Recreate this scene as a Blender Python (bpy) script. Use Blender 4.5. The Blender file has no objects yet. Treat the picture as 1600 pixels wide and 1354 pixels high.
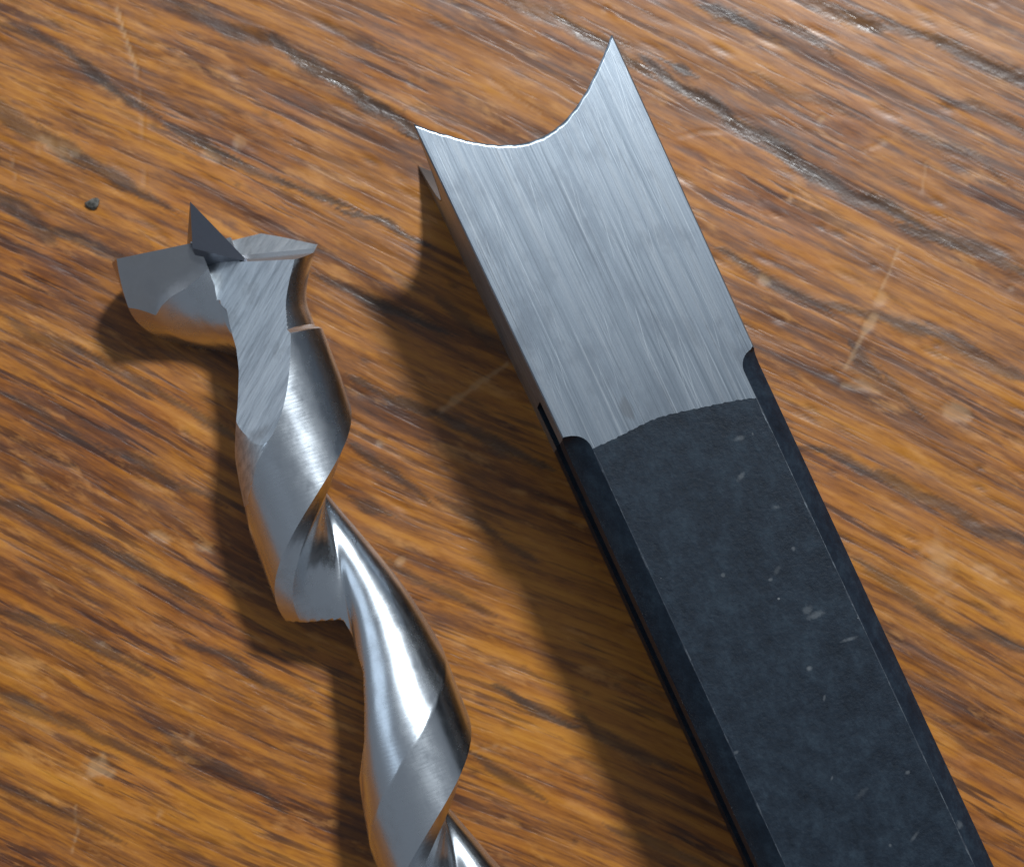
import bpy, bmesh, math, random
import numpy as np
from mathutils import Vector, Matrix

C = bpy.context.scene
COL = C.collection
MM = 0.001
rng = np.random.default_rng(11)

# ------------------------------------------------------------------ camera
PW, PH = 1600.0, 1354.0            # picture size the measurements below were taken in
FPX = 4120.0                       # focal length in those pixels
DIST = 200.0                       # mm from the lens to the table
VX, VY = 700.0, 953.0              # where the plumb line under the lens meets the picture
a = Vector(((VX - PW / 2) / FPX, -(VY - PH / 2) / FPX, -1.0)).normalized()
Zw = -a
Yw = (Vector((0, 1, 0)) - Zw * Zw.y).normalized()
Xw = Yw.cross(Zw)
ROT = Matrix((Xw, Yw, Zw))         # camera axes -> world axes
CAM = Vector((0, 0, DIST))
def ray(px, py):
    return ROT @ Vector(((px - PW / 2) / FPX, -(py - PH / 2) / FPX, -1.0))
c0 = ray(PW / 2, PH / 2)
CAM = Vector((-c0.x / -c0.z * DIST, -c0.y / -c0.z * DIST, DIST))
def at(px, py, z=0.0):
    """the point (mm) at height z that shows at a pixel of the photograph"""
    d = ray(px, py)
    k = (z - CAM.z) / d.z
    return CAM + d * k
cam_d = bpy.data.cameras.new('camera')
cam = bpy.data.objects.new('camera', cam_d)
COL.objects.link(cam)
m = ROT.to_4x4(); m.translation = CAM * MM
cam.matrix_world = m
cam_d.sensor_width = 36.0
cam_d.lens = 36.0 * FPX / PW
cam_d.clip_start = 0.01
cam_d.clip_end = 20.0
cam_d.dof.use_dof = True
cam_d.dof.focus_distance = (DIST - 12.0) * MM
cam_d.dof.aperture_fstop = cam_d.lens / 2.0
C.camera = cam

# ------------------------------------------------------------------ light
w = bpy.data.worlds.new('World'); C.world = w; w.use_nodes = True
bg = w.node_tree.nodes['Background']
bg.inputs[0].default_value = (0.76, 0.86, 1.0, 1)
bg.inputs[1].default_value = 0.205

def area(name, loc, target, size, power, color, shape='DISK', size_y=None):
    d = bpy.data.lights.new(name, 'AREA'); d.shape = shape; d.size = size
    if size_y: d.size_y = size_y
    d.energy = power; d.color = color
    o = bpy.data.objects.new(name, d); COL.objects.link(o)
    o.location = loc
    o.rotation_euler = (Vector(target) - Vector(loc)).to_track_quat('-Z', 'Y').to_euler()
    return o
L = Vector((0.285, 0.66, 1.0)).normalized()
area('ceiling_lamp', L * 0.85, (0, 0, 0), 0.095, 8.2, (0.92, 0.97, 1.0))
area('window_light', (-0.9, 0.35, 0.75), (0, 0, 0), 0.7, 1.3, (0.68, 0.83, 1.0), 'RECTANGLE', 0.6)
area('ceiling_bounce', (0.22, 0.80, 1.25), (0, 0, 0), 1.0, 3.0, (0.78, 0.89, 1.0), 'RECTANGLE', 0.8)

vs = C.view_settings
C.display_settings.display_device = 'sRGB'
vs.view_transform = 'Standard'; vs.look = 'None'; vs.exposure = 0.0; vs.gamma = 1.0
vs.use_curve_mapping = False
C.render.engine = 'CYCLES'
C.cycles.max_bounces = 8
C.cycles.sample_clamp_indirect = 6.0

# ------------------------------------------------------------------ helpers
def obj(name, me, mat=None, parent=None):
    o = bpy.data.objects.new(name, me)
    COL.objects.link(o)
    if mat is not None:
        me.materials.clear()
        for q in (mat if isinstance(mat, (list, tuple)) else [mat]):
            me.materials.append(q)
    if parent: o.parent = parent
    return o
def mesh(name, verts, faces, mats=None, sharp=35.0):
    """verts in mm"""
    me = bpy.data.meshes.new(name)
    me.from_pydata([tuple(float(c) * MM for c in v) for v in verts], [], [tuple(int(i) for i in f) for f in faces])
    if mats is not None:
        me.polygons.foreach_set('material_index', mats)
    bm = bmesh.new(); bm.from_mesh(me)
    bmesh.ops.remove_doubles(bm, verts=bm.verts, dist=1e-7)
    bmesh.ops.dissolve_degenerate(bm, dist=1e-8, edges=bm.edges)
    bmesh.ops.recalc_face_normals(bm, faces=bm.faces)
    bm.to_mesh(me); bm.free()
    smooth(me, sharp)
    return me
def smooth(me, ang):
    me.polygons.foreach_set('use_smooth', [True] * len(me.polygons))
    me.set_sharp_from_angle(angle=math.radians(ang))
    me.update()
class NT:
    """tiny node-tree builder"""
    def __init__(s, name):
        s.m = bpy.data.materials.new(name); s.m.use_nodes = True
        s.t = s.m.node_tree; s.b = s.t.nodes['Principled BSDF']
    def n(s, kind, **kw):
        x = s.t.nodes.new(kind)
        for k, v in kw.items():
            if k == 'ins':
                for kk, vv in v.items(): s.put(x.inputs[kk], vv)
            else: setattr(x, k, v)
        return x
    def put(s, sock, v):
        if hasattr(v, 'is_linked') or hasattr(v, 'links'): s.t.links.new(v, sock)
        else: sock.default_value = v
    def math(s, op, a, b=0.0, clamp=False):
        x = s.n('ShaderNodeMath', operation=op, use_clamp=clamp); s.put(x.inputs[0], a); s.put(x.inputs[1], b); return x.outputs[0]
    def mix(s, f, a, b, mode='MIX'):
        x = s.n('ShaderNodeMix', data_type='RGBA', blend_type=mode)
        s.put(x.inputs[0], f); s.put(x.inputs[6], a); s.put(x.inputs[7], b); return x.outputs[2]
    def coords(s, scale, rot=0.0, loc=(0, 0, 0), src=None):
        if src is None: src = s.n('ShaderNodeTexCoord').outputs['Object']
        if rot:
            r = s.n('ShaderNodeMapping'); r.inputs['Rotation'].default_value = (0, 0, rot); s.put(r.inputs[0], src); src = r.outputs[0]
        x = s.n('ShaderNodeMapping'); s.put(x.inputs[0], src)
        x.inputs['Scale'].default_value = tuple(c * 1000.0 for c in scale); x.inputs['Location'].default_value = loc
        return x.outputs[0]
    def noise(s, vec, scale=1.0, detail=3.0, rough=0.55, dist=0.0):
        x = s.n('ShaderNodeTexNoise'); s.put(x.inputs['Vector'], vec)
        x.inputs['Scale'].default_value = scale; x.inputs['Detail'].default_value = detail
        x.inputs['Roughness'].default_value = rough; x.inputs['Distortion'].default_value = dist
        return x.outputs[0]
    def ramp(s, f, stops, interp='LINEAR'):
        x = s.n('ShaderNodeValToRGB'); s.put(x.inputs[0], f); r = x.color_ramp; r.interpolation = interp
        while len(r.elements) < len(stops): r.elements.new(0.5)
        for e, (p, c) in zip(r.elements, stops):
            e.position = p; e.color = c if len(c) == 4 else (*c, 1)
        return x.outputs[0]
    def rng(s, v, a, b, c=0.0, d=1.0):
        x = s.n('ShaderNodeMapRange'); s.put(x.inputs[0], v)
        for i, q in zip((1, 2, 3, 4), (a, b, c, d)): x.inputs[i].default_value = q
        return x.outputs[0]
    def bump(s, h, dist, strength=1.0, normal=None):
        x = s.n('ShaderNodeBump'); s.put(x.inputs['Height'], h); x.inputs['Distance'].default_value = dist * MM
        x.inputs['Strength'].default_value = strength
        if normal is not None: s.put(x.inputs['Normal'], normal)
        return x.outputs[0]
def g3(v): return (v, v, v, 1)

# ------------------------------------------------------------------ table top
GRAIN = math.radians(-25.5)        # grain runs down to the right
gx, gy = math.cos(GRAIN), math.sin(GRAIN)

def vnoise(x, y, seed):
    r = np.random.default_rng(seed).random((256, 256))
    xi = np.floor(x).astype(int); yi = np.floor(y).astype(int)
    fx = x - xi; fy = y - yi
    fx = fx * fx * (3 - 2 * fx); fy = fy * fy * (3 - 2 * fy)
    xi0, xi1, yi0, yi1 = xi % 256, (xi + 1) % 256, yi % 256, (yi + 1) % 256
    return (r[xi0, yi0] * (1 - fx) + r[xi1, yi0] * fx) * (1 - fy) + (r[xi0, yi1] * (1 - fx) + r[xi1, yi1] * fx) * fy
def fbm(x, y, seed, oct=4):
    s = 0; a_ = 0.5; t = 0
    for k in range(oct):
        s = s + a_ * vnoise(x * 2 ** k, y * 2 ** k, seed + k); t += a_; a_ *= 0.5
    return s / t

fine = 0.2
xs = np.concatenate([-64 - np.geomspace(1, 380, 26)[::-1], np.arange(-64, 64.01, fine), 64 + np.geomspace(1, 380, 26)])
ys = np.concatenate([-50 - np.geomspace(1, 380, 26)[::-1], np.arange(-50, 50.01, fine), 50 + np.geomspace(1, 380, 26)])
GX, GY = np.meshgrid(xs, ys)
U = GX * gx + GY * gy              # along the grain (mm)
V = -GX * gy + GY * gx             # across the grain
wob = (fbm(U * 0.05, V * 0.12, 5, 3) - 0.5)

dark = np.zeros_like(GX); grey = np.zeros_like(GX); pale = np.zeros_like(GX); depth = np.zeros_like(GX)
# open-grain cracks and worn pores: pixel line, width in pixels, darkness, depth in mm, greyness
CRACKS = [
    (-60, 150, 120, 235, 26, .55, .03, .2), (0, 178, 130, 250, 22, .6, .05, .4), (120, 240, 260, 322, 20, .75, .04, .1), (70, 205, 118, 250, 24, .55, .08, .8),
    (60, 50, 190, 150, 16, .75, .06, .25), (160, 125, 235, 172, 16, .8, .08, .5), (0, 35, 60, 62, 22, .55, .04, .5),
    (255, 0, 440, 70, 26, .5, .05, .6), (425, 62, 560, 148, 24, .8, .12, 1.), (520, 130, 660, 210, 22, .85, .12, .9), (640, 205, 730, 240, 16, .85, .06, .3),
    (270, 200, 360, 248, 20, .75, .10, .9), (340, 240, 450, 290, 14, .7, .06, .4), (440, 280, 560, 336, 12, .8, .10, .8), (540, 330, 660, 380, 12, .8, .08, .6),
    (0, 310, 80, 372, 30, .6, .08, .9), (60, 350, 220, 420, 22, .65, .05, .4),
    (1010, 100, 1180, 215, 22, .8, .10, .9), (1160, 195, 1300, 285, 30, .85, .10, .8), (1280, 275, 1440, 360, 22, .75, .08, .7), (1420, 350, 1620, 445, 22, .75, .06, .5),
    (1250, 0, 1390, 45, 26, .6, .10, 1.), (1370, 30, 1480, 65, 18, .6, .06, .6), (1470, 60, 1620, 130, 26, .75, .06, .5), (760, -10, 960, 70, 24, .5, .08, .9), (880, 40, 1010, 110, 20, .7, .10, 1.),
    (1100, 15, 1170, 45, 22, .75, .06, .5), (1220, 45, 1290, 80, 22, .5, .05, .9), (1050, 105, 1075, 118, 16, .9, .06, .1),
    (1130, 400, 1290, 490, 16, .7, .06, .4), (1280, 470, 1420, 510, 16, .65, .05, .5), (1400, 500, 1610, 590, 28, .6, .04, .6),
    (1240, 690, 1400, 750, 16, .7, .05, .3), (1380, 740, 1610, 860, 26, .65, .04, .25), (1300, 560, 1440, 640, 12, .4, .03, .2),
    (1340, 880, 1460, 950, 20, .55, .05, .5), (1440, 950, 1620, 1030, 22, .55, .06, .7), (1340, 540, 1370, 580, 24, .7, .06, .5), (1390, 590, 1440, 650, 14, .6, .05, .3),
    (560, 460, 690, 520, 18, .8, .08, .3), (560, 590, 680, 645, 18, .75, .08, .8), (680, 640, 850, 720, 26, .75, .08, .6), (500, 430, 600, 480, 12, .65, .06, .3), (690, 470, 800, 560, 24, .6, .05, .3),
    (550, 700, 660, 770, 18, .7, .05, .5), (690, 780, 830, 870, 14, .6, .05, .3), (560, 780, 600, 800, 18, .65, .06, .8),
    (0, 780, 160, 860, 20, .6, .04, .3), (150, 850, 340, 950, 18, .65, .05, .4), (0, 955, 110, 1000, 18, .6, .05, .6), (90, 985, 230, 1050, 20, .65, .04, .3),
    (0, 1080, 110, 1130, 22, .5, .04, .7), (100, 1120, 260, 1200, 16, .6, .04, .2), (300, 1000, 480, 1090, 16, .65, .04, .2), (250, 1150, 440, 1260, 18, .55, .04, .2),
    (0, 1220, 180, 1310, 18, .5, .03, .2), (780, 1080, 900, 1130, 16, .7, .08, .9), (900, 1120, 1040, 1200, 20, .6, .05, .3), (960, 1290, 1100, 1350, 18, .5, .05, .4),
    (0, 500, 130, 560, 14, .5, .04, .3), (130, 550, 300, 640, 14, .65, .06, .2), (0, 620, 160, 700, 14, .5, .04, .2), (280, 640, 380, 690, 12, .6, .08, .7), (160, 700, 330, 780, 14, .6, .05, .2),
    (600, 880, 760, 950, 14, .55, .05, .3), (740, 1180, 840, 1240, 16, .6, .05, .4), (1480, 150, 1610, 215, 18, .55, .04, .4), (1420, 200, 1560, 270, 16, .5, .04, .3), (1180, 120, 1330, 180, 16, .5, .04, .4),
]
for i, (x0, y0, x1, y1, wd, dk, dp, gr) in enumerate(CRACKS):
    p0, p1 = at(x0, y0), at(x1, y1)
    d = np.array([p1.x - p0.x, p1.y - p0.y]); ln = np.hypot(*d); d /= ln
    s = (GX - p0.x) * d[0] + (GY - p0.y) * d[1]
    t = -(GX - p0.x) * d[1] + (GY - p0.y) * d[0]
    sel = (s > -3) & (s < ln + 3) & (np.abs(t) < 4)
    if not sel.any(): continue
    ss, tt = s[sel], t[sel]
    q = np.clip(ss / ln, 0, 1)
    t0 = (vnoise(ss * 0.35, ss * 0 + i * 7.3, 40) - 0.5) * 0.9
    hw = wd / 2 / 20.6 * (0.35 + 0.9 * np.sin(np.pi * np.clip(q, .03, .97)) ** 0.5) * (0.45 + 0.9 * fbm(ss * 0.55, tt * 0.3 + i * 3.1, 60, 3))
    e = np.abs(tt - t0) / hw + (fbm(ss * 0.7, tt * 3.2 + i, 70, 3) - 0.5) * 1.1 + np.maximum(0, np.maximum(-ss, ss - ln)) * 0.8
    k = np.clip((1.25 - e) / 0.75, 0, 1); k = k * k * (3 - 2 * k)
    dark[sel] = np.maximum(dark[sel], k * dk)
    pit = np.clip((1.0 - e) / 0.8, 0, 1) * (0.35 + 0.9 * (fbm(ss * 0.8, tt * 4.0 + i * 9, 81, 3) > 0.47))
    depth[sel] = np.maximum(depth[sel], pit * dp * 0.29)
    gm = k * gr * np.clip((fbm(ss * 0.5 + 31, tt * 2.0 + i * 5, 90, 3) - 0.40) * 4.5, 0, 1)
    grey[sel] = np.maximum(grey[sel], gm)
# worn pale dents and chips of lacquer: pixel, radii along / across the grain (px), strength
DENTS = [(374, 222, 9, 8, .8, -60), (97, 232, 34, 18, .45, 0), (330, 245, 24, 9, .5, 0), (155, 1200, 22, 17, .8, 10), (1500, 645, 26, 13, .7, 0), (1470, 880, 42, 22, .55, -50), (1545, 892, 26, 8, .5, 0),
         (1193, 438, 12, 7, .7, 0), (250, 836, 18, 6, .7, 0), (318, 855, 18, 6, .8, 0), (1245, 740, 7, 5, .6, 0), (1284, 185, 6, 4, .8, 60), (1380, 220, 8, 5, .5, 0), (1375, 468, 10, 10, .6, 0), (1580, 450, 8, 5, .5, 0), (625, 876, 7, 6, .9, 40),
         (1235, 305, 5, 10, .6, 20), (1350, 602, 30, 8, .5, 0), (415, 1105, 8, 4, .5, 0), (300, 1145, 5, 6, .4, 0), (595, 690, 7, 5, .5, 0), (250, 1270, 4, 7, .4, 0), (160, 1005, 6, 3, .5, 0), (70, 1085, 5, 3, .4, 0)]
for i, (x, y, ru, rv, st, ro) in enumerate(DENTS):
    p = at(x, y); an = GRAIN + math.radians(ro)
    s = ((GX - p.x) * math.cos(an) + (GY - p.y) * math.sin(an)) / (ru / 20.6)
    t = (-(GX - p.x) * math.sin(an) + (GY - p.y) * math.cos(an)) / (rv / 20.6)
    e = np.hypot(s, t)
    sel = e < 3
    e = e[sel] + (fbm(GX[sel] * 1.3 + i * 5, GY[sel] * 1.3, 100, 3) - 0.5) * 1.8
    k = np.clip((1.2 - e) / 0.7, 0, 1)
    pale[sel] = np.maximum(pale[sel], k * st)
    depth[sel] = np.maximum(depth[sel], k * 0.05 * (0.4 + fbm(GX[sel] * 2, GY[sel] * 2, 120, 2)))
# thin pale scratches: pixel polylines, width px, strength, raggedness
SCR = [([(183, 12), (192, 45), (203, 78), (214, 108)], 4.5, .9, .2), ([(214, 108), (222, 180), (226, 290)], 2, .25, .5), ([(17, 232), (22, 262), (26, 285)], 2.5, .35, .3), ([(118, 1258), (121, 1300), (112, 1330)], 3.5, .6, .9),
       ([(690, 640), (720, 620), (755, 592), (790, 572)], 9, .75, 1.1), ([(1405, 385), (1390, 425), (1370, 465)], 4, .6, .8), ([(1362, 495), (1350, 520), (1338, 545), (1322, 572)], 11, .75, 1.3), ([(1318, 600), (1370, 612)], 7, .5, .8),
       ([(1060, 215), (1100, 205), (1140, 208)], 3, .35, .3), ([(1350, 235), (1385, 222)], 3, .35, .5), ([(735, 1175), (775, 1165), (800, 1172)], 3, .4, .6), ([(850, 180), (800, 150), (760, 120)], 2.5, .4, .4), ([(1448, 250), (1440, 300)], 3, .35, .6)]
for i, (pl, wd, st, rg) in enumerate(SCR):
    pts = [at(*p) for p in pl]
    best = np.full(GX.shape, 99.0)
    for p0, p1 in zip(pts[:-1], pts[1:]):
        dx, dy = p1.x - p0.x, p1.y - p0.y; l2 = dx * dx + dy * dy
        q = np.clip(((GX - p0.x) * dx + (GY - p0.y) * dy) / l2, 0, 1)
        best = np.minimum(best, np.hypot(GX - p0.x - q * dx, GY - p0.y - q * dy))
    sel = best < 2
    hw = wd / 2 / 20.6
    e = best[sel] / hw + (fbm(GX[sel] * 1.1 + i, GY[sel] * 1.1, 130, 3) - 0.5) * 2.6 * rg
    k = np.clip((1.3 - e) / 0.8, 0, 1)
    pale[sel] = np.maximum(pale[sel], k * st)
    depth[sel] = np.maximum(depth[sel], k * 0.03)
# specks and short pores scattered all over
uv = rng.uniform([-66, -52], [66, 52], (900, 2))
for i, (cx, cy) in enumerate(uv):
    ru, rv = rng.uniform(.25, 1.6), rng.uniform(.15, .26)
    ix0, ix1 = np.searchsorted(xs, [cx - 2.2, cx + 2.2]); iy0, iy1 = np.searchsorted(ys, [cy - 2.2, cy + 2.2])
    sl = (slice(iy0, iy1), slice(ix0, ix1))
    X, Y = GX[sl] - cx, GY[sl] - cy
    s = (X * gx + Y * gy) / ru; t = (-X * gy + Y * gx) / rv
    k = np.clip(1.3 - np.hypot(s, t), 0, 1)
    depth[sl] = np.maximum(depth[sl], k * rng.uniform(.02, .06))
    dark[sl] = np.maximum(dark[sl], k * rng.uniform(.1, .6))
inner = (np.abs(GX) < 64) & (np.abs(GY) < 50)
Zg = -depth + (fbm(U * 0.10, V * 0.45, 150, 4) - 0.5) * 0.09 + (fbm(U * 0.3, V * 1.5, 170, 3) - 0.5) * 0.016 + (fbm(GX * .9, GY * .9, 190, 3) - .5) * 0.010
Zg = np.where(inner, Zg, 0.0)
ny, nx = GX.shape
verts = np.stack([GX, GY, Zg], -1).reshape(-1, 3) * MM
idx = np.arange(nx * ny).reshape(ny, nx)
quads = np.stack([idx[:-1, :-1], idx[:-1, 1:], idx[1:, 1:], idx[1:, :-1]], -1).reshape(-1, 4)
rim = np.concatenate([idx[0, :], idx[1:, -1], idx[-1, -2::-1], idx[-2:0:-1, 0]])
low = verts[rim].copy(); low[:, 2] = -0.028
base = len(verts); nr = len(rim)
verts = np.concatenate([verts, low])
ri = np.arange(nr); skirt = np.stack([rim[ri], base + ri, base + (ri + 1) % nr, rim[(ri + 1) % nr]], -1)
allq = np.concatenate([quads, skirt])
tm = bpy.data.meshes.new('table_top')
tm.vertices.add(len(verts)); tm.vertices.foreach_set('co', verts.ravel())
tm.loops.add(allq.size + nr); tm.polygons.add(len(allq) + 1)
tm.loops.foreach_set('vertex_index', np.concatenate([allq.ravel(), base + np.arange(nr)[::-1]]))
tm.polygons.foreach_set('loop_start', np.concatenate([np.arange(len(allq)) * 4, [allq.size]]))
tm.update(calc_edges=True); tm.validate()
tm.polygons.foreach_set('use_smooth', [True] * len(quads) + [False] * (len(tm.polygons) - len(quads)))
for nm, arr in (('crack', dark), ('grey_wear_glint', grey), ('pale_wear', pale)):
    at_ = tm.attributes.new(nm, 'FLOAT', 'POINT')
    at_.data.foreach_set('value', np.concatenate([arr.ravel(), np.zeros(nr)]).astype(np.float32))

W = NT('varnished_wood')
rot = -GRAIN
src = W.n('ShaderNodeTexCoord').outputs['Object']
# slow bend of the grain
wn = W.n('ShaderNodeTexNoise'); W.put(wn.inputs['Vector'], W.coords((.022, .03, .03), rot, src=src)); wn.inputs['Detail'].default_value = 0; wn.inputs['Scale'].default_value = 1.0
off = W.n('ShaderNodeVectorMath', operation='SCALE'); W.put(off.inputs[0], wn.outputs['Color']); off.inputs['Scale'].default_value = 0.006
add = W.n('ShaderNodeVectorMath', operation='ADD'); W.put(add.inputs[0], src); W.put(add.inputs[1], off.outputs[0])
P = add.outputs[0]
broad = W.noise(W.coords((.012, .11, .1), rot, src=P), detail=3)
band = W.noise(W.coords((.035, .42, .4), rot, (3, 7, 0), src=P), detail=4, rough=.6)
fib = W.noise(W.coords((.055, 1.40, 1), rot, (9, 2, 0), src=P), detail=6, rough=.6)
pore = W.noise(W.coords((.085, 1.80, 1), rot, (1, 5, 0), src=P), detail=4, rough=.6)
fine_n = W.noise(W.coords((.8, 7.0, 1), rot, src=P), detail=3, rough=.6)
blot = W.noise(W.coords((.10, .16, .1), rot, (4, 1, 0), src=P), detail=3, rough=.6)
g = W.math('ADD', W.math('MULTIPLY', band, .42), W.math('MULTIPLY', fib, .56))
g = W.math('ADD', g, W.math('MULTIPLY', W.math('SUBTRACT', broad, .5), .35))
g = W.math('ADD', g, W.math('MULTIPLY', W.math('SUBTRACT', fine_n, .5), .22))
col = W.ramp(g, [(.31, (.056, .0160, .0036)), (.42, (.150, .047, .0058)), (.50, (.275, .094, .0085)), (.57, (.365, .134, .0110)), (.69, (.46, .188, .019))])
pm = W.rng(pore, .545, .60)
pm2 = W.math('MULTIPLY', pm, W.rng(blot, .38, .62, .25, 1.0))
col = W.mix(W.math('MULTIPLY', pm2, .78), col, (.036, .011, .0055, 1))
spot = W.noise(W.coords((.14, 1.1, .5), rot, (13, 6, 0), src=P), detail=5, rough=.68, dist=.3)
col = W.mix(W.rng(spot, .56, .68, 0, .6), col, (.080, .027, .012, 1))
lite = W.noise(W.coords((.22, .9, .5), rot, (23, 16, 0), src=P), detail=5, rough=.65, dist=.2)
col = W.mix(W.rng(lite, .56, .70, 0, .6), col, (.50, .225, .055, 1))
red = W.mix(W.rng(blot, .48, .72, 0, .55), col, W.mix(1.0, col, (.80, .62, .62, 1), 'MULTIPLY'))
ca = W.n('ShaderNodeAttribute', attribute_name='crack').outputs['Fac']
ga = W.n('ShaderNodeAttribute', attribute_name='grey_wear_glint').outputs['Fac']
pa = W.n('ShaderNodeAttribute', attribute_name='pale_wear').outputs['Fac']
col = W.mix(W.math('MULTIPLY', ca, .97), red, (.021, .011, .008, 1))
col = W.mix(W.math('MULTIPLY', ga, .28), col, (.125, .098, .075, 1))  # greyish worn crack edges, with their glints painted in as well
col = W.mix(W.math('MULTIPLY', pa, .45), col, (.50, .31, .15, 1))
W.put(W.b.inputs['Base Color'], col)
W.b.inputs['Specular IOR Level'].default_value = .5
rgh = W.rng(W.noise(W.coords((.25, .9, .5), rot, src=src), detail=4), .3, .7, .30, .48)
W.put(W.b.inputs['Roughness'], W.math('SUBTRACT', W.math('ADD', rgh, W.math('MULTIPLY', pa, .2)), W.math('MULTIPLY', ga, .17)))
h = W.math('ADD', W.math('MULTIPLY', fib, .6), W.math('MULTIPLY', fine_n, .3))
h = W.math('SUBTRACT', h, W.math('MULTIPLY', pm, .6))
grit = W.noise(W.coords((2.6, 4.5, 2), rot, src=src), detail=3, rough=.7)
h = W.math('ADD', h, W.math('MULTIPLY', grit, W.math('ADD', .25, W.math('MULTIPLY', ca, 2.5))))
W.put(W.b.inputs['Normal'], W.bump(h, .012, .8))
table = obj('table_top', tm, W.m)
table['kind'] = 'structure'
table['label'] = 'worn varnished wooden table top with dark open grain'

# ------------------------------------------------------------------ metals
def ground_steel():
    M = NT('ground_steel')
    src = M.n('ShaderNodeTexCoord').outputs['Object']
    br = M.noise(M.coords((7.0, .06, 3.0), src=src), detail=5, rough=.7)
    br2 = M.noise(M.coords((2.2, .03, 1.5), loc=(3, 1, 0), src=src), detail=3, rough=.6)
    br3 = M.noise(M.coords((14.0, .5, 9.0), loc=(5, 2, 0), src=src), detail=3, rough=.7)
    blot = M.noise(M.coords((.35, .22, .3), loc=(2, 8, 0), src=src), detail=5, rough=.65)
    v = M.math('ADD', M.math('MULTIPLY', br, .5), M.math('MULTIPLY', br2, .5))
    col = M.ramp(v, [(.37, (.195, .23, .27)), (.5, (.35, .40, .455)), (.62, (.49, .54, .59))])
    col = M.mix(M.rng(blot, .50, .66, 0, .6), col, (.24, .275, .32, 1))
    ln1 = M.noise(M.coords((8.0, .05, 2), loc=(11, 4, 0), src=src), detail=2, rough=.5)
    col = M.mix(M.rng(ln1, .60, .70, 0, .5), col, (.16, .185, .215, 1))
    ln2 = M.noise(M.coords((9.5, .06, 2), loc=(23, 9, 0), src=src), detail=2, rough=.5)
    col = M.mix(M.rng(ln2, .63, .70, 0, .5), col, (.66, .71, .75, 1))
    ln3 = M.noise(M.coords((9, .12, 2), math.radians(9), loc=(2, 3, 0), src=src), detail=1, rough=.5)
    col = M.mix(M.rng(ln3, .70, .74, 0, .5), col, (.66, .71, .75, 1))
    # small stained patch near the shank
    sp = M.n('ShaderNodeVectorMath', operation='SUBTRACT'); M.put(sp.inputs[0], src); sp.inputs[1].default_value = (-2.55 * MM, -24.6 * MM, 15.1 * MM)
    sq = M.n('ShaderNodeVectorMath', operation='MULTIPLY'); M.put(sq.inputs[0], sp.outputs[0]); sq.inputs[1].default_value = (1 / (.42 * MM), 1 / (.85 * MM), 0)
    ln = M.n('ShaderNodeVectorMath', operation='LENGTH'); M.put(ln.inputs[0], sq.outputs[0])
    st = M.rng(M.math('ADD', ln.outputs['Value'], M.math('MULTIPLY', br, 1.6)), 1.5, 1.9, .38, 0)
    col = M.mix(st, col, (.17, .16, .155, 1))
    M.put(M.b.inputs['Base Color'], col)
    M.b.inputs['Metallic'].default_value = 1
    M.put(M.b.inputs['Roughness'], M.rng(v, .35, .65, .36, .28))
    M.b.inputs['Anisotropic'].default_value = .55
    tg = M.n('ShaderNodeTangent', direction_type='RADIAL', axis='Y'); M.put(M.b.inputs['Tangent'], tg.outputs[0])
    hh = M.math('ADD', M.math('MULTIPLY', br, .6), M.math('MULTIPLY', br3, .4))
    M.put(M.b.inputs['Normal'], M.bump(hh, .012, .8))
    return M.m
def black_oxide():
    M = NT('black_oxide_steel')
    src = M.n('ShaderNodeTexCoord').outputs['Object']
    n1 = M.noise(M.coords((.8, .6, .5), src=src), detail=8, rough=.78)
    n2 = M.noise(M.coords((3.5, 3.5, 3), src=src), detail=4, rough=.65)
    col = M.ramp(n1, [(.32, (.0032, .0066, .0120)), (.5, (.0068, .0132, .0225)), (.68, (.0155, .027, .040))])
    sx = M.n('ShaderNodeSeparateXYZ'); M.put(sx.inputs[0], src)
    vo = M.n('ShaderNodeTexVoronoi', feature='F1'); M.put(vo.inputs['Vector'], M.coords((.62, .5, .62), src=src)); vo.inputs['Scale'].default_value = 1.0; vo.inputs['Randomness'].default_value = 1.0
    pick = M.n('ShaderNodeSeparateColor'); M.put(pick.inputs[0], vo.outputs['Color'])
    rad = M.rng(pick.outputs[0], .55, 1.0, 0.0, .075)
    dm = M.math('LESS_THAN', M.math('ADD', vo.outputs['Distance'], M.math('MULTIPLY', M.math('SUBTRACT', n2, .5), .12)), rad)
    dust = M.math('MULTIPLY', dm, M.rng(pick.outputs[1], 0, 1, .15, .75))
    col = M.mix(dust, col, (.26, .27, .27, 1))
    # scuffs where the finish is knocked through: across / along the chisel (mm), radii, turn, strength
    n3 = M.noise(M.coords((2.0, 2.0, 2.0), loc=(7, 3, 1), src=src), detail=4, rough=.7)
    for (sx_, sy_, ru, rv, tn, st_) in SCUFFS:
        mp = M.n('ShaderNodeMapping', vector_type='TEXTURE'); M.put(mp.inputs[0], src)
        mp.inputs['Location'].default_value = (sx_ * MM, sy_ * MM, ZT * MM); mp.inputs['Rotation'].default_value = (0, 0, tn); mp.inputs['Scale'].default_value = (ru * MM, rv * MM, .5 * MM)
        le = M.n('ShaderNodeVectorMath', operation='LENGTH'); M.put(le.inputs[0], mp.outputs[0])
        k_ = M.rng(M.math('ADD', le.outputs['Value'], M.math('MULTIPLY', M.math('SUBTRACT', n3, .5), 2.4)), .5, 1.3, st_, 0)
        col = M.mix(k_, col, (.22, .235, .245, 1))
    M.put(M.b.inputs['Base Color'], col)
    M.b.inputs['Specular IOR Level'].default_value = .2
    M.put(M.b.inputs['Roughness'], M.rng(n1, .3, .7, .42, .58))
    h_ = M.math('ADD', M.math('MULTIPLY', n2, .6), M.math('MULTIPLY', n1, .6))
    M.put(M.b.inputs['Normal'], M.bump(h_, .05, .9))
    return M.m
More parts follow.
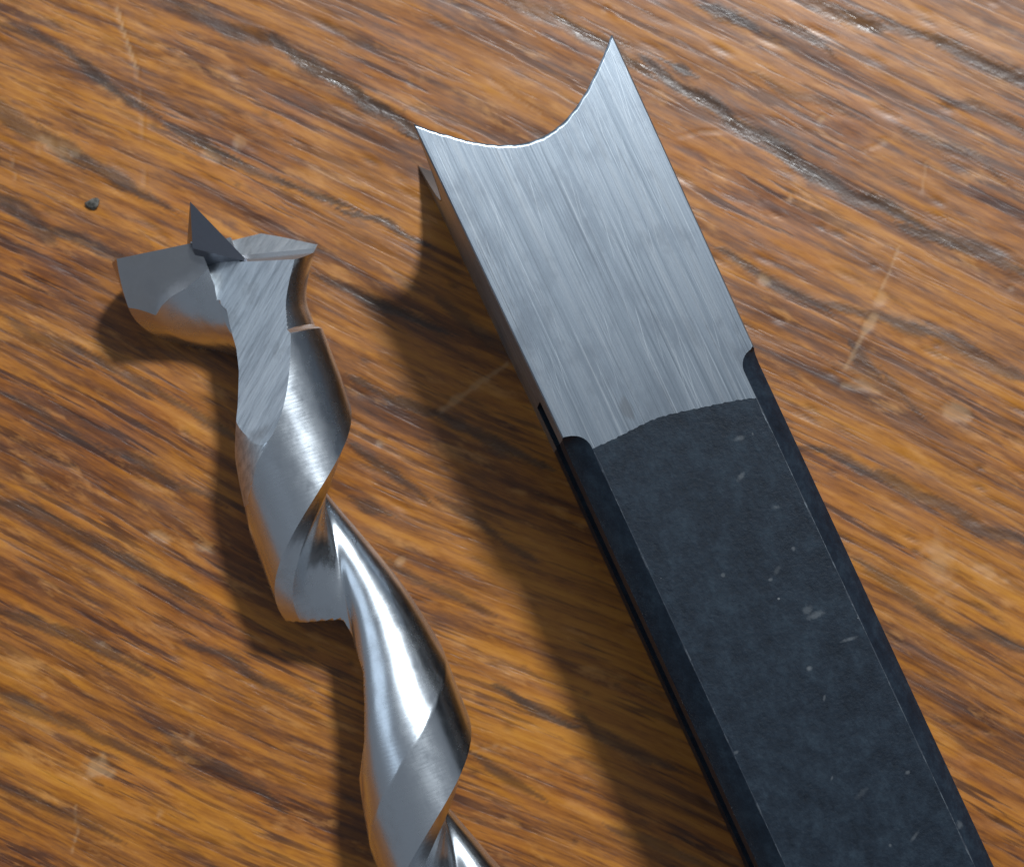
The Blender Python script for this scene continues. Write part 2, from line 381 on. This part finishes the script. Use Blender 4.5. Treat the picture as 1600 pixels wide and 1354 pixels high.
def worn_edge():
    M = NT('bare_edge_steel')
    n1 = M.noise(M.coords((2.2, .9, 2.0)), detail=4, rough=.7)
    M.put(M.b.inputs['Base Color'], M.ramp(n1, [(.50, (.02, .028, .04)), (.72, (.22, .25, .28))]))
    M.put(M.b.inputs['Metallic'], M.rng(n1, .5, .66, .1, 1))
    M.b.inputs['Roughness'].default_value = .4
    return M.m
def polished_steel(name, base=(.69, .73, .77), rough=.215, rib=1.0):
    M = NT(name)
    src = M.n('ShaderNodeTexCoord').outputs['Object']
    n1 = M.noise(M.coords((.7, .5, .7), src=src), detail=5, rough=.65)
    sc = M.noise(M.coords((1.2, 6.5, 1.2), loc=(1, 2, 3), src=src), detail=4, rough=.65)
    col = M.mix(M.rng(n1, .45, .75, 0, .5), (*base, 1), tuple(c * .68 for c in base) + (1,))
    M.put(M.b.inputs['Base Color'], col)
    M.b.inputs['Metallic'].default_value = 1
    M.put(M.b.inputs['Roughness'], M.math('ADD', M.rng(n1, .3, .7, rough - .04, rough + .07), M.math('MULTIPLY', sc, .05)))
    wv = M.n('ShaderNodeTexWave', wave_type='BANDS', bands_direction='Y'); M.put(wv.inputs['Vector'], M.coords((.25, 1, .25), src=src))
    wv.inputs['Scale'].default_value = .95; wv.inputs['Distortion'].default_value = 5.0; wv.inputs['Detail'].default_value = 2
    h_ = M.math('ADD', M.math('MULTIPLY', sc, .42), M.math('MULTIPLY', wv.outputs['Fac'], .11 * rib))
    h_ = M.math('ADD', h_, M.math('MULTIPLY', n1, .6))
    M.put(M.b.inputs['Normal'], M.bump(h_, .007, .8))
    return M.m
def facet_steel():
    M = NT('facet_ground_steel')
    src = M.n('ShaderNodeTexCoord').outputs['Object']
    br = M.noise(M.coords((.10, 2.6, 2.0), math.radians(-37), src=src), detail=4, rough=.7)
    bl = M.noise(M.coords((.5, .35, .5), src=src), detail=4, rough=.6)
    col = M.ramp(br, [(.3, (.40, .43, .46)), (.5, (.60, .635, .665)), (.7, (.74, .77, .79))])
    col = M.mix(M.rng(bl, .55, .75, 0, .5), col, (.25, .25, .25, 1))
    M.put(M.b.inputs['Base Color'], col)
    M.b.inputs['Metallic'].default_value = 1; M.b.inputs['Roughness'].default_value = .42
    M.put(M.b.inputs['Normal'], M.bump(br, .02, .9))
    return M.m
GROUND = ground_steel(); EDGE = worn_edge()
POLISH = polished_steel('polished_bit_steel'); FACET = facet_steel()
DARKREFL = polished_steel('dark_reflection_steel', (.46, .47, .49), .40, .3)  # dark reflection on the wing and end faces, painted into the base colour
SPIKE = polished_steel('spur_steel', (.25, .265, .31), .36, .3)  # the centre point's dark reflection is put into this darker base
BORE = polished_steel('bore_steel', (.30, .31, .32), .4, .4)

# ------------------------------------------------------------------ hollow mortise chisel
ZT = 15.1
P1, P2 = at(650, 203, ZT), at(953, 46, ZT)
mid = (P1 + P2) / 2
far = (at(1190, 1354, ZT - 1) + at(1551, 1354, ZT - 1)) / 2
ax = (far - mid); ax.z = 0; ax.normalize()            # tip -> shank
rotz = math.atan2(-ax.y, -ax.x) - math.pi / 2          # local +Y points to the tip
chisel = bpy.data.objects.new('hollow_mortise_chisel', None); COL.objects.link(chisel)
chisel.empty_display_size = .01
chisel.location = Vector((mid.x, mid.y, 0)) * MM; chisel.rotation_euler = (0, 0, rotz)
chisel['label'] = 'square hollow chisel with bright ground tip, arched cutting edges and black shank'
chisel['category'] = 'chisel'
W0 = (P2 - P1).length / 2                              # half width at the tips
WB = W0 * .967                                         # half width of the shank
KC = 1.42
CI = (Matrix.Translation(Vector((mid.x, mid.y, 0))) @ Matrix.Rotation(rotz, 4, 'Z')).inverted()
SCUFFS = []
for (px_, py_, ru, rv, tn, st_) in [(1275, 960, 16, 6, -.1, .55), (1262, 952, 9, 7, .4, .4), (1328, 998, 15, 3, -.1, .6), (1158, 744, 9, 4, .3, .5), (1156, 684, 10, 4, -.1, .45), (1213, 792, 8, 4, -.4, .5), (1265, 1043, 5, 4, 0, .8),
                                   (1204, 905, 4, 3, 0, .7), (1130, 898, 3, 3, 0, .5), (1288, 1090, 6, 2, 1, .5), (1500, 1288, 7, 7, 0, .5), (1430, 1305, 10, 3, .5, .4), (1418, 1206, 4, 3, 0, .6), (1240, 857, 3, 3, 0, .6), (1300, 1215, 4, 2, .8, .5), (1150, 1175, 5, 3, 0, .5), (1215, 890, 9, 4, .7, .25), (1345, 1240, 14, 4, .3, .2)]:
    q_ = CI @ at(px_, py_, ZT)
    SCUFFS.append((q_.x, q_.y, ru / 25, rv / 25, tn, st_ * .4))
BLACK = black_oxide()
TN, TE, TEND = 24.6, 27.0, 125.0                       # notch, mean end of the bright part, end of the shank (mm from the tips)
RB = 5.7
TSLOT = 21.3
def halfw(t):
    return W0 + (WB - W0) * min(1, max(0, t / TN))
def runout(t, t0, ln):
    q = (t - t0) / ln
    if q <= 0: return 0.0
    if q >= 1: return 1.0
    return math.sqrt(1 - (1 - q) ** 2)
CL, CR = 1.62, 1.40
ED = .10                                               # tiny break on the ground edges
def cl(t): return ED + (CL - ED) * runout(t, TN, 1.4)
def cr(t): return ED + (CR - ED) * runout(t, TN - .2, 1.3)
def arc(u, w=None):                                    # depth of the cutting edge behind the corner tips; u = -1..1 across a side
    w = W0
    return KC * (math.sqrt(2) * w - math.sqrt(w * w + (u * w) ** 2)) * 1.0
NU = 72
us = [-1 + 2 * i / NU for i in range(NU + 1)]
def bnd(u):                                            # wavy border between bright and black on the top face
    q = (u + 1) / 2
    return 26.1 + 1.65 * max(0, (q - .38) / .62) ** 1.5 + .05 * math.sin(q * 11 + .5) + .025 * math.sin(q * 173 + 1) + .025 * math.sin(q * 97)
jit = [rng.uniform(-.04, .04) for _ in us]
def P(u, t, dz=0.0, side='top'):
    """a point on the outside of the chisel: side, u across it, t from the tips"""
    h = halfw(t); top = 2 * h + (2 * W0 - 2 * h) ; zc = W0 * 2 / 2
    if side == 'top':
        n = (-h + cl(t)) + ((h - cr(t)) - (-h + cl(t))) * (u + 1) / 2
        return (n, -t, ZT - dz)
    if side == 'bottom':
        return ((-h + .15) + (2 * h - .3) * (u + 1) / 2, -t, ZT - 2 * W0 + dz)
ZB = ZT - 2 * W0
def sheet(rows):
    """rows of equal length -> verts, faces"""
    v = [p for r in rows for p in r]; n = len(rows[0]); f = []
    for j in range(len(rows) - 1):
        for i in range(n - 1):
            f.append((j * n + i, j * n + i + 1, (j + 1) * n + i + 1, (j + 1) * n + i))
    return v, f
class Join:
    def __init__(s): s.v = []; s.f = []; s.m = []
    def add(s, vf, mat=0):
        v, f = vf; b = len(s.v); s.v += list(v); s.f += [tuple(i + b for i in q) for q in f]; s.m += [mat] * len(f)
bright, black = Join(), Join()
tips = [arc(u) for u in us]
def top_row(tf, dz=None):
    return [P(u, tf(i, u), 0 if dz is None else dz(i, u)) for i, u in enumerate(us)]
rows = [top_row(lambda i, u: tips[i] + jit[i] * .5, lambda i, u: .075 + jit[i] * .7), top_row(lambda i, u: tips[i] + .09 + jit[i] * .8, lambda i, u: .03 + jit[i] * .2), top_row(lambda i, u: tips[i] + .21 + jit[i]), top_row(lambda i, u: tips[i] + .27 + jit[i])]
T1, T2 = TN - .6, TN + 1.32
for q in (0, .08, .2, .4, .6, .8): rows.append(top_row(lambda i, u: tips[i] + .34 + (T1 - tips[i] - .34) * q))
for k in range(15): rows.append(top_row(lambda i, u, k=k: T1 + (T2 - T1) * k / 14))
for q in (.33, .66, 1.0): rows.append(top_row(lambda i, u: T2 + (bnd(u) - T2) * q))
bright.add(sheet(rows))
rows = [top_row(lambda i, u: bnd(u))]
for q in (.03, .1, .25, .5, .75, 1.0): rows.append(top_row(lambda i, u: bnd(u) + (TEND - bnd(u)) * q))
black.add(sheet(rows))
# chamfers left and right of the top face
tl = [0.0, .1, .3] + [T1 * q for q in (.1, .25, .5, .75)] + [T1 + (T2 - T1) * k / 14 for k in range(15)] + [28 + (TEND - 28) * q for q in (0, .1, .25, .5, .75, 1)]
def chamfer(sign, t):
    h = halfw(t); c = cl(t) if sign < 0 else cr(t)
    return (sign * (h - c), -t, ZT), (sign * (h - c * .45), -t, ZT - c * .42), (sign * h, -t, ZT - c)
tb = [t for t in tl if t <= TN + 1e-6]; td = [t for t in tl if t >= TN - .25]
for sgn in (-1, 1):
    tcut = TN if sgn < 0 else TN - .2
    A = [t for t in tl if t < tcut] + [tcut]; B = [tcut] + [t for t in tl if t > tcut]
    bright.add(sheet([chamfer(sgn, t) for t in A])); black.add(sheet([chamfer(sgn, t) for t in B]))
# right side
def side_z(t, sgn): return ZT - (cl(t) if sgn < 0 else cr(t))
def side_row(sgn, tf, vs_):
    r = []
    for v_ in vs_:
        t = tf(v_); r.append((sgn * halfw(t), -t, ZB + .15 + (side_z(t, sgn) - ZB - .15) * v_))
    return r
vsr = [i / 24 for i in range(25)]
def tipz(v_): return arc(2 * v_ - 1)
rows = [side_row(1, lambda v_, q=q: tipz(v_) + (T1 - tipz(v_)) * q, vsr) for q in (0, .05, .3, .7, 1)] + [side_row(1, lambda v_, k=k: T1 + (T2 - T1) * k / 14, vsr) for k in range(1, 10)]
bright.add(sheet(rows))
t_last = T1 + (T2 - T1) * 9 / 14
rows = [side_row(1, lambda v_, k=k: T1 + (T2 - T1) * k / 14, vsr) for k in range(9, 15)] + [side_row(1, lambda v_, t=t: t, vsr) for t in (32, 50, 80, TEND)]
black.add(sheet(rows))
# left side, with the chip slot
vsl = [0, .08, .16, .24, .30, .31, .45, .6, .69, .70, .78, .86, .93, 1.0]
ia, ib = vsl.index(.31), vsl.index(.69)
rows = [side_row(-1, lambda v_, q=q: tipz(v_) + (TSLOT - tipz(v_)) * q, vsl) for q in (0, .05, .3, .7, 1)]
bright.add(sheet(rows))
for part, ts in ((bright, [TSLOT, TSLOT + 1, T1] + [T1 + (T2 - T1) * k / 14 for k in range(1, 6)]), (black, [T1 + (T2 - T1) * k / 14 for k in range(5, 15)] + [32, 50, 80, 100])):
    for lo, hi in ((0, ia + 1), (ib, len(vsl))):
        part.add(sheet([side_row(-1, lambda v_, t=t: t, vsl[lo:hi]) for t in ts]))
    top_e = [side_row(-1, lambda v_, t=t: t, vsl)[ib] for t in ts]; bot_e = [side_row(-1, lambda v_, t=t: t, vsl)[ia] for t in ts]
    for e in (top_e, bot_e):
        black.add(sheet([[p, (p[0] + 2.4, p[1], p[2])] for p in e]))
black.add(sheet([side_row(-1, lambda v_, t=t: t, vsl) for t in (100, TEND)]))
s0 = [side_row(-1, lambda v_: TSLOT, vsl)[i] for i in (ia, ib)]
black.add(sheet([[p, (p[0] + 2.4, p[1], p[2])] for p in s0]))
# bottom
vb = [i / 24 * 2 - 1 for i in range(25)]
def bot_row(tf): return [(u * (halfw(tf(u)) - .0) * .985, -tf(u), ZB) for u in vb]
rows = [bot_row(lambda u, q=q: arc(u) + (TN - arc(u)) * q) for q in (0, .1, .5, 1)]
bright.add(sheet(rows)); black.add(sheet([bot_row(lambda u: TN), bot_row(lambda u: TEND)]))
for sgn in (-1, 1):
    def strip(ts): return sheet([[(sgn * halfw(t) * .985, -t, ZB), (sgn * halfw(t), -t, ZB + .15)] for t in ts])
    bright.add(strip((0, 5, 12, TN))); black.add(strip((TN, 50, TEND)))
# coned mouth and bore
ring = []
for side in range(4):
    for k in range(24):
        u = -1 + 2 * k / 24
        ring.append([(u, 1), (1, -u), (-u, -1), (-1, u)][side])
zc = (ZT + ZB) / 2
cone_rows = []
for q in [0, .12, .3, .5, .7, .85, 1]:
    r_ = []
    for (x, z) in ring + ring[:1]:
        ro = W0 * math.hypot(x, z); rr = ro + (RB - ro) * q
        an = math.atan2(z, x)
        tt = KC * (math.sqrt(2) * W0 - rr)
        sh = .09 if q == 0 and z == 1 else 0
        r_.append((rr * math.cos(an) * (1 if q else .999), -tt, zc + rr * math.sin(an) - sh))
    cone_rows.append(r_)
mouth = Join(); mouth.add(sheet(cone_rows))
bore = []
for t in (KC * (math.sqrt(2) * W0 - RB), 30, 60, TEND):
    bore.append([(RB * math.cos(math.atan2(z, x)), -t, zc + RB * math.sin(math.atan2(z, x))) for (x, z) in ring + ring[:1]])
mouth.add(sheet(bore))
endr = [[(RB * math.cos(math.atan2(z, x)), -TEND, zc + RB * math.sin(math.atan2(z, x))), (x * WB, -TEND, zc + z * WB)] for (x, z) in ring + ring[:1]]
black.add(sheet(endr))
obj('ground_tip', mesh('ground_tip', bright.v, bright.f, bright.m, 25), GROUND, chisel)['label'] = 'bright brushed steel tip with arched edges'
obj('shank', mesh('shank', black.v, black.f, black.m, 25), BLACK, chisel)['label'] = 'blue-black square shank with bevelled corners'
obj('bore', mesh('bore', mouth.v, mouth.f, mouth.m, 40), BORE, chisel)
# bare metal showing along the shank's two top arrises, and the little nicks on its face
wear = Join()
for sgn in (-1, 1):
    rows = []
    for k in range(160):
        t = 26.4 + k * .28 + (1.3 if sgn > 0 else 0)
        c = cl(t) if sgn < 0 else cr(t); x = sgn * (halfw(t) - c)
        wv_ = .02 + .05 * max(0, math.sin(k * .37) * math.sin(k * .11 + 1)) + abs(jit[k % 70]) * .6
        rows.append([(x - sgn * wv_, -t, ZT + .006), (x, -t, ZT + .010), (x + sgn * wv_ * .8, -t, ZT - wv_ * .7 + .006)])
    wear.add(sheet(rows))
obj('bare_edge', mesh('bare_edge', wear.v, wear.f, None, 80), EDGE, chisel)['label'] = 'rubbed arrises of the black shank'

# ------------------------------------------------------------------ auger bit
PXM = 21.1
ZA = 5.2
A0 = at(479, 761, ZA); A1 = at(479 + .358 * 520, 761 + .934 * 520, ZA)
bx = (A1 - A0); bx.z = 0; bx.normalize()
brot = math.atan2(-bx.y, -bx.x) - math.pi / 2
bit = bpy.data.objects.new('auger_bit', None); COL.objects.link(bit)
bit.empty_display_size = .01
bit.location = Vector((A0.x, A0.y, 0)) * MM; bit.rotation_euler = (0, 0, brot)
bit['label'] = 'shiny twisted auger bit with pointed spur and two cutting wings'
bit['category'] = 'drill bit'
R0 = 108 / PXM; PITCH = 516 / PXM
def sst(x, a_, b_):
    q = min(1, max(0, (x - a_) / (b_ - a_))); return q * q * (3 - 2 * q)
al_k = [0, 5, 10, 14, 19, 27, 39, 55, 75, 95, 120, 150, 180, 210, 240, 262, 284, 360]
rf_k = [1.0, .91, .835, .78, .58, .42, .285, .19, .15, .155, .29, .48, .65, .79, .89, .945, 1.0, 1.0]
alph = np.unique(np.concatenate([np.linspace(0, 1.2, 3), np.linspace(1.2, 12, 8), np.linspace(12, 24, 13), np.linspace(24, 280, 86), np.linspace(280, 288, 8), np.linspace(288, 358.5, 26)]))
dense = np.linspace(0, 360, 3601)
rf = np.interp(dense, al_k, rf_k)
sm = np.convolve(np.pad(rf, 120, mode='edge'), np.ones(241) / 241, 'valid')
sm2 = np.convolve(np.pad(rf, 20, mode='edge'), np.ones(41) / 41, 'valid')
wgt = np.clip((dense - 32) / 20, 0, 1) * np.clip((264 - dense) / 10, 0, 1)
w2 = np.clip((dense - 17) / 4, 0, 1) * np.clip((300 - dense) / 10, 0, 1)
rf = rf * (1 - w2) + sm2 * w2
rf = rf * (1 - wgt) + sm * wgt
def prof(al): return float(np.interp(al % 360, dense, rf))
S_END = 72.0
def ring_at(s_px):
    s = s_px / PXM
    E = 90 + (s_px - 33) * 360 / 516
    ac = float(np.interp(s_px, [-400, -300, -237, -102, 20, 120], [150, 178, 209, 262, 280, 284]))   # the land widens towards the head
    nl = float(np.interp(s_px, [-345, -325, -300, -237, -200, -150, -110, -60, -20, 0], [60, 18, 12, 21, 32, 52, 72, 96, 114, 400])); R0P = 108.0
    if s_px > 100:                                      # the hidden side of each turn is ground away to the core
        q = (s_px - 100) % 516 + 100
        nl = float(np.interp(q, [178, 184, 196, 206, 213, 240, 300, 345, 397, 440, 494, 510], [400, 106, 74, 40, 20, 16, 19, 34, 54, 78, 112, 400]))
    pts = []
    for al in alph:
        ph = math.radians(E - al)
        al2 = al * 284 / ac if al < ac else 284 + (al - ac) * 76 / (360 - ac)
        r = prof(al2)
        if math.cos(ph) < -.02 and s_px > -345 and (s_px > 100 or 45 < al < 330):      # the neck is waisted below the head
            r = min(r, nl / R0P / -math.cos(ph))
        R = R0
        cs = math.cos(ph)
        if cs < 0: R = R0 * (1 + .47 * (-cs) ** .5 * (1 - sst(s_px, -300, -200)))
        else: R = R0 * (1 + cs * (.42 * min(1.05, max(0, (-262 - s_px) / 82)) ** 1.6 - .05 * (1 - sst(s_px, -232, -222)) + .035 * (1 - sst(s_px, -150, -60)) * sst(s_px, -232, -222)))
        x, z = r * R * cs, r * R * math.sin(ph)
        pts.append((x, -s, max(ZA + z, .03)))
    return pts
ss_ = np.concatenate([np.linspace(-440, -236, 70), np.linspace(-234, -220, 8), np.linspace(-217, 760, 240), np.linspace(770, S_END * PXM, 90)])
rows = [ring_at(s) for s in ss_]
n = len(rows[0]); v = [p for r in rows for p in r]; f = []
for j in range(len(rows) - 1):
    for i in range(n):
        k = (i + 1) % n
        f.append((j * n + i, j * n + k, (j + 1) * n + k, (j + 1) * n + i))
f.append(tuple(range(n))); f.append(tuple(range((len(rows) - 1) * n, len(rows) * n))[::-1])
mt = []
for j in range(len(rows) - 1):
    s_ = ss_[j]; ac_ = float(np.interp(s_, [-400, -300, -237, -102, 20, 120], [150, 178, 209, 262, 280, 284]))
    for i in range(n): mt.append(1 if s_ < -8 and 55 < alph[i] < ac_ - 1.5 else 0)
mt += [0, 0]
body = bpy.data.meshes.new('twisted_body')
body.from_pydata([tuple(float(c) * MM for c in p) for p in v], [], f)
body.polygons.foreach_set('material_index', mt)
bm = bmesh.new(); bm.from_mesh(body); bmesh.ops.recalc_face_normals(bm, faces=bm.faces); bm.to_mesh(body); bm.free()
smooth(body, 20)
body.materials.append(POLISH); body.materials.append(FACET); body.materials.append(DARKREFL)
bo = obj('twisted_body', body, None, bit)

def loc(nn, s, z): return Vector((nn / PXM, -s / PXM, ZA + z / PXM))
def halfspace(p, q, r, toward, size=60, lim=None):
    """a thick block on one side of the plane through three local points (mm); toward = a point on the removed side"""
    nrm = (q - p).cross(r - p).normalized()
    if (toward - p).dot(nrm) < 0: nrm = -nrm
    u_ = (q - p).normalized(); v_ = nrm.cross(u_)
    return p, u_, v_, nrm
def cutter(base_pts, direction, depth_):
    """prism: polygon (mm points) swept along a direction"""
    nb = len(base_pts); v_ = list(base_pts) + [p + direction * depth_ for p in base_pts]
    f_ = [tuple(range(nb)), tuple(range(nb, 2 * nb))[::-1]] + [(i, (i + 1) % nb, nb + (i + 1) % nb, nb + i) for i in range(nb)]
    me = bpy.data.meshes.new('cut'); bm = bmesh.new()
    vv = [bm.verts.new(tuple(c * MM for c in p)) for p in v_]
    ff = [bm.faces.new([vv[i] for i in q]) for q in f_]
    bmesh.ops.triangulate(bm, faces=bm.faces); bmesh.ops.recalc_face_normals(bm, faces=bm.faces)
    bm.to_mesh(me); bm.free(); return me
def carve(o, cut_me, mat):
    cut_me.materials.clear()
    cut_me.materials.append(mat)
    co = bpy.data.objects.new('cut', cut_me); COL.objects.link(co); co.parent = o.parent
    had = len(o.data.vertices); nm = None
    for attempt in range(6):                            # nudge the cutter if the solver loses the solid
        co.location = Vector((.003, .005, .004)) * MM * attempt
        md = o.modifiers.new('b', 'BOOLEAN'); md.operation = 'DIFFERENCE'; md.object = co; md.solver = 'EXACT'; md.use_self = attempt % 2 == 1
        md.material_mode = 'TRANSFER'
        bpy.context.view_layer.update()
        dg = bpy.context.evaluated_depsgraph_get()
        nm = bpy.data.meshes.new_from_object(o.evaluated_get(dg))
        o.modifiers.remove(md)
        print('CARVE', attempt, had, len(nm.vertices))
        if len(nm.vertices) > had * .7: break
    else: nm = o.data
    o.data = nm; nm.name = 'twisted_body'
    bpy.data.objects.remove(co)
    smooth(nm, 20)
Mi = (Matrix.Translation(bit.location / MM) @ Matrix.Rotation(brot, 4, 'Z')).inverted()
wp = [Mi @ at(*q) for q in ((195, 409, 7.7), (301, 386, 6.6), (313, 433, 5.2))]
wn_ = (wp[1] - wp[0]).cross(wp[2] - wp[0]).normalized()
if wn_.z < 0: wn_ = -wn_
def on_wing(x, y): return Vector((x, y, wp[0].z - (wn_.x * (x - wp[0].x) + wn_.y * (y - wp[0].y)) / wn_.z))
wpoly = [Mi @ at(*q, 6) for q in ((120, 330), (300, 300), (301, 384), (347, 388), (335, 410), (313, 433), (290, 451), (268, 463), (252, 476), (232, 500), (150, 520))]
carve(bo, cutter([on_wing(q.x, q.y) for q in wpoly], Vector((0, 0, 1)), 20), DARKREFL)
# facet plane: f = -.42 n + .906 z = 98 + .363 (s + 102)
def facet_pt(nn, s): return loc(nn, s, (98 + .363 * (s + 102) + .42 * nn) / .906)
carve(bo, cutter([facet_pt(-20, -520), facet_pt(230, -520), facet_pt(230, -30), facet_pt(-110, -30), facet_pt(-80, -180), facet_pt(-50, -285), facet_pt(-27, -316), facet_pt(-21, -345)], Vector((0, 0, 1)), 20), FACET)
# end of the head: left wing reaches further than the right lip
carve(bo, cutter([loc(*q, -300) for q in ((-400, -470), (-150, -431), (30, -409), (75, -402), (105, -382), (150, -349), (300, -330), (300, -700), (-400, -700))], Vector((0, 0, 1)), 30), DARKREFL)
carve(bo, cutter([loc(29, -373, -12), loc(190, -322, 30), loc(190, -268, 220), loc(29, -307, 220)], Vector((0, 1, 0)), 30), DARKREFL)
carve(bo, cutter([loc(29, -371.5, -16), loc(190, -320.5, 26), loc(190, -380, -8), loc(29, -431, -50)], Vector((0, 1, .5)).normalized(), 30), FACET)

spike = [at(297, 315, 9.0), at(301, 388, 7.2), at(388, 409, 6.0), at(292, 385, 2.6), at(312, 420, 4.2), at(372, 425, 3.6)]
spike = [Mi @ p for p in spike]
obj('brad_point', mesh('brad_point', spike, [(0, 1, 2), (0, 2, 3), (0, 3, 1), (1, 4, 5, 2), (2, 5, 3), (1, 3, 4), (4, 3, 5)], None, 10), SPIKE, bit)['label'] = 'triangular centre point, dark reflection painted into its steel'

# ------------------------------------------------------------------ crumb on the table
def crumb(px, py, r, seed, mat, label):
    p = at(px, py, r * .5)
    q = np.random.default_rng(seed)
    bm = bmesh.new(); bmesh.ops.create_icosphere(bm, subdivisions=1, radius=1)
    for vtx in bm.verts:
        k = .65 + .6 * q.random()
        vtx.co = Vector((vtx.co.x * r * 1.15 * k, vtx.co.y * r * .85 * k, max(-.45, vtx.co.z) * r * .45 * k)) * MM
    me = bpy.data.meshes.new('crumb'); bm.to_mesh(me); bm.free()
    o = obj('wood_crumb', me, mat); o.location = (p.x * MM, p.y * MM, r * .32 * MM)
    o.rotation_euler = (0, 0, .5)
    o['label'] = label; o['category'] = 'crumb'
    return o
K = NT('dark_crumb'); kn = K.noise(K.coords((4, 4, 4)), detail=4)
K.put(K.b.inputs['Base Color'], K.ramp(kn, [(.35, (.02, .02, .016)), (.65, (.11, .10, .085))])); K.b.inputs['Roughness'].default_value = .8
crumb(145, 317, .62, 3, K.m, 'small dark grey crumb lying on the table left of the auger bit')
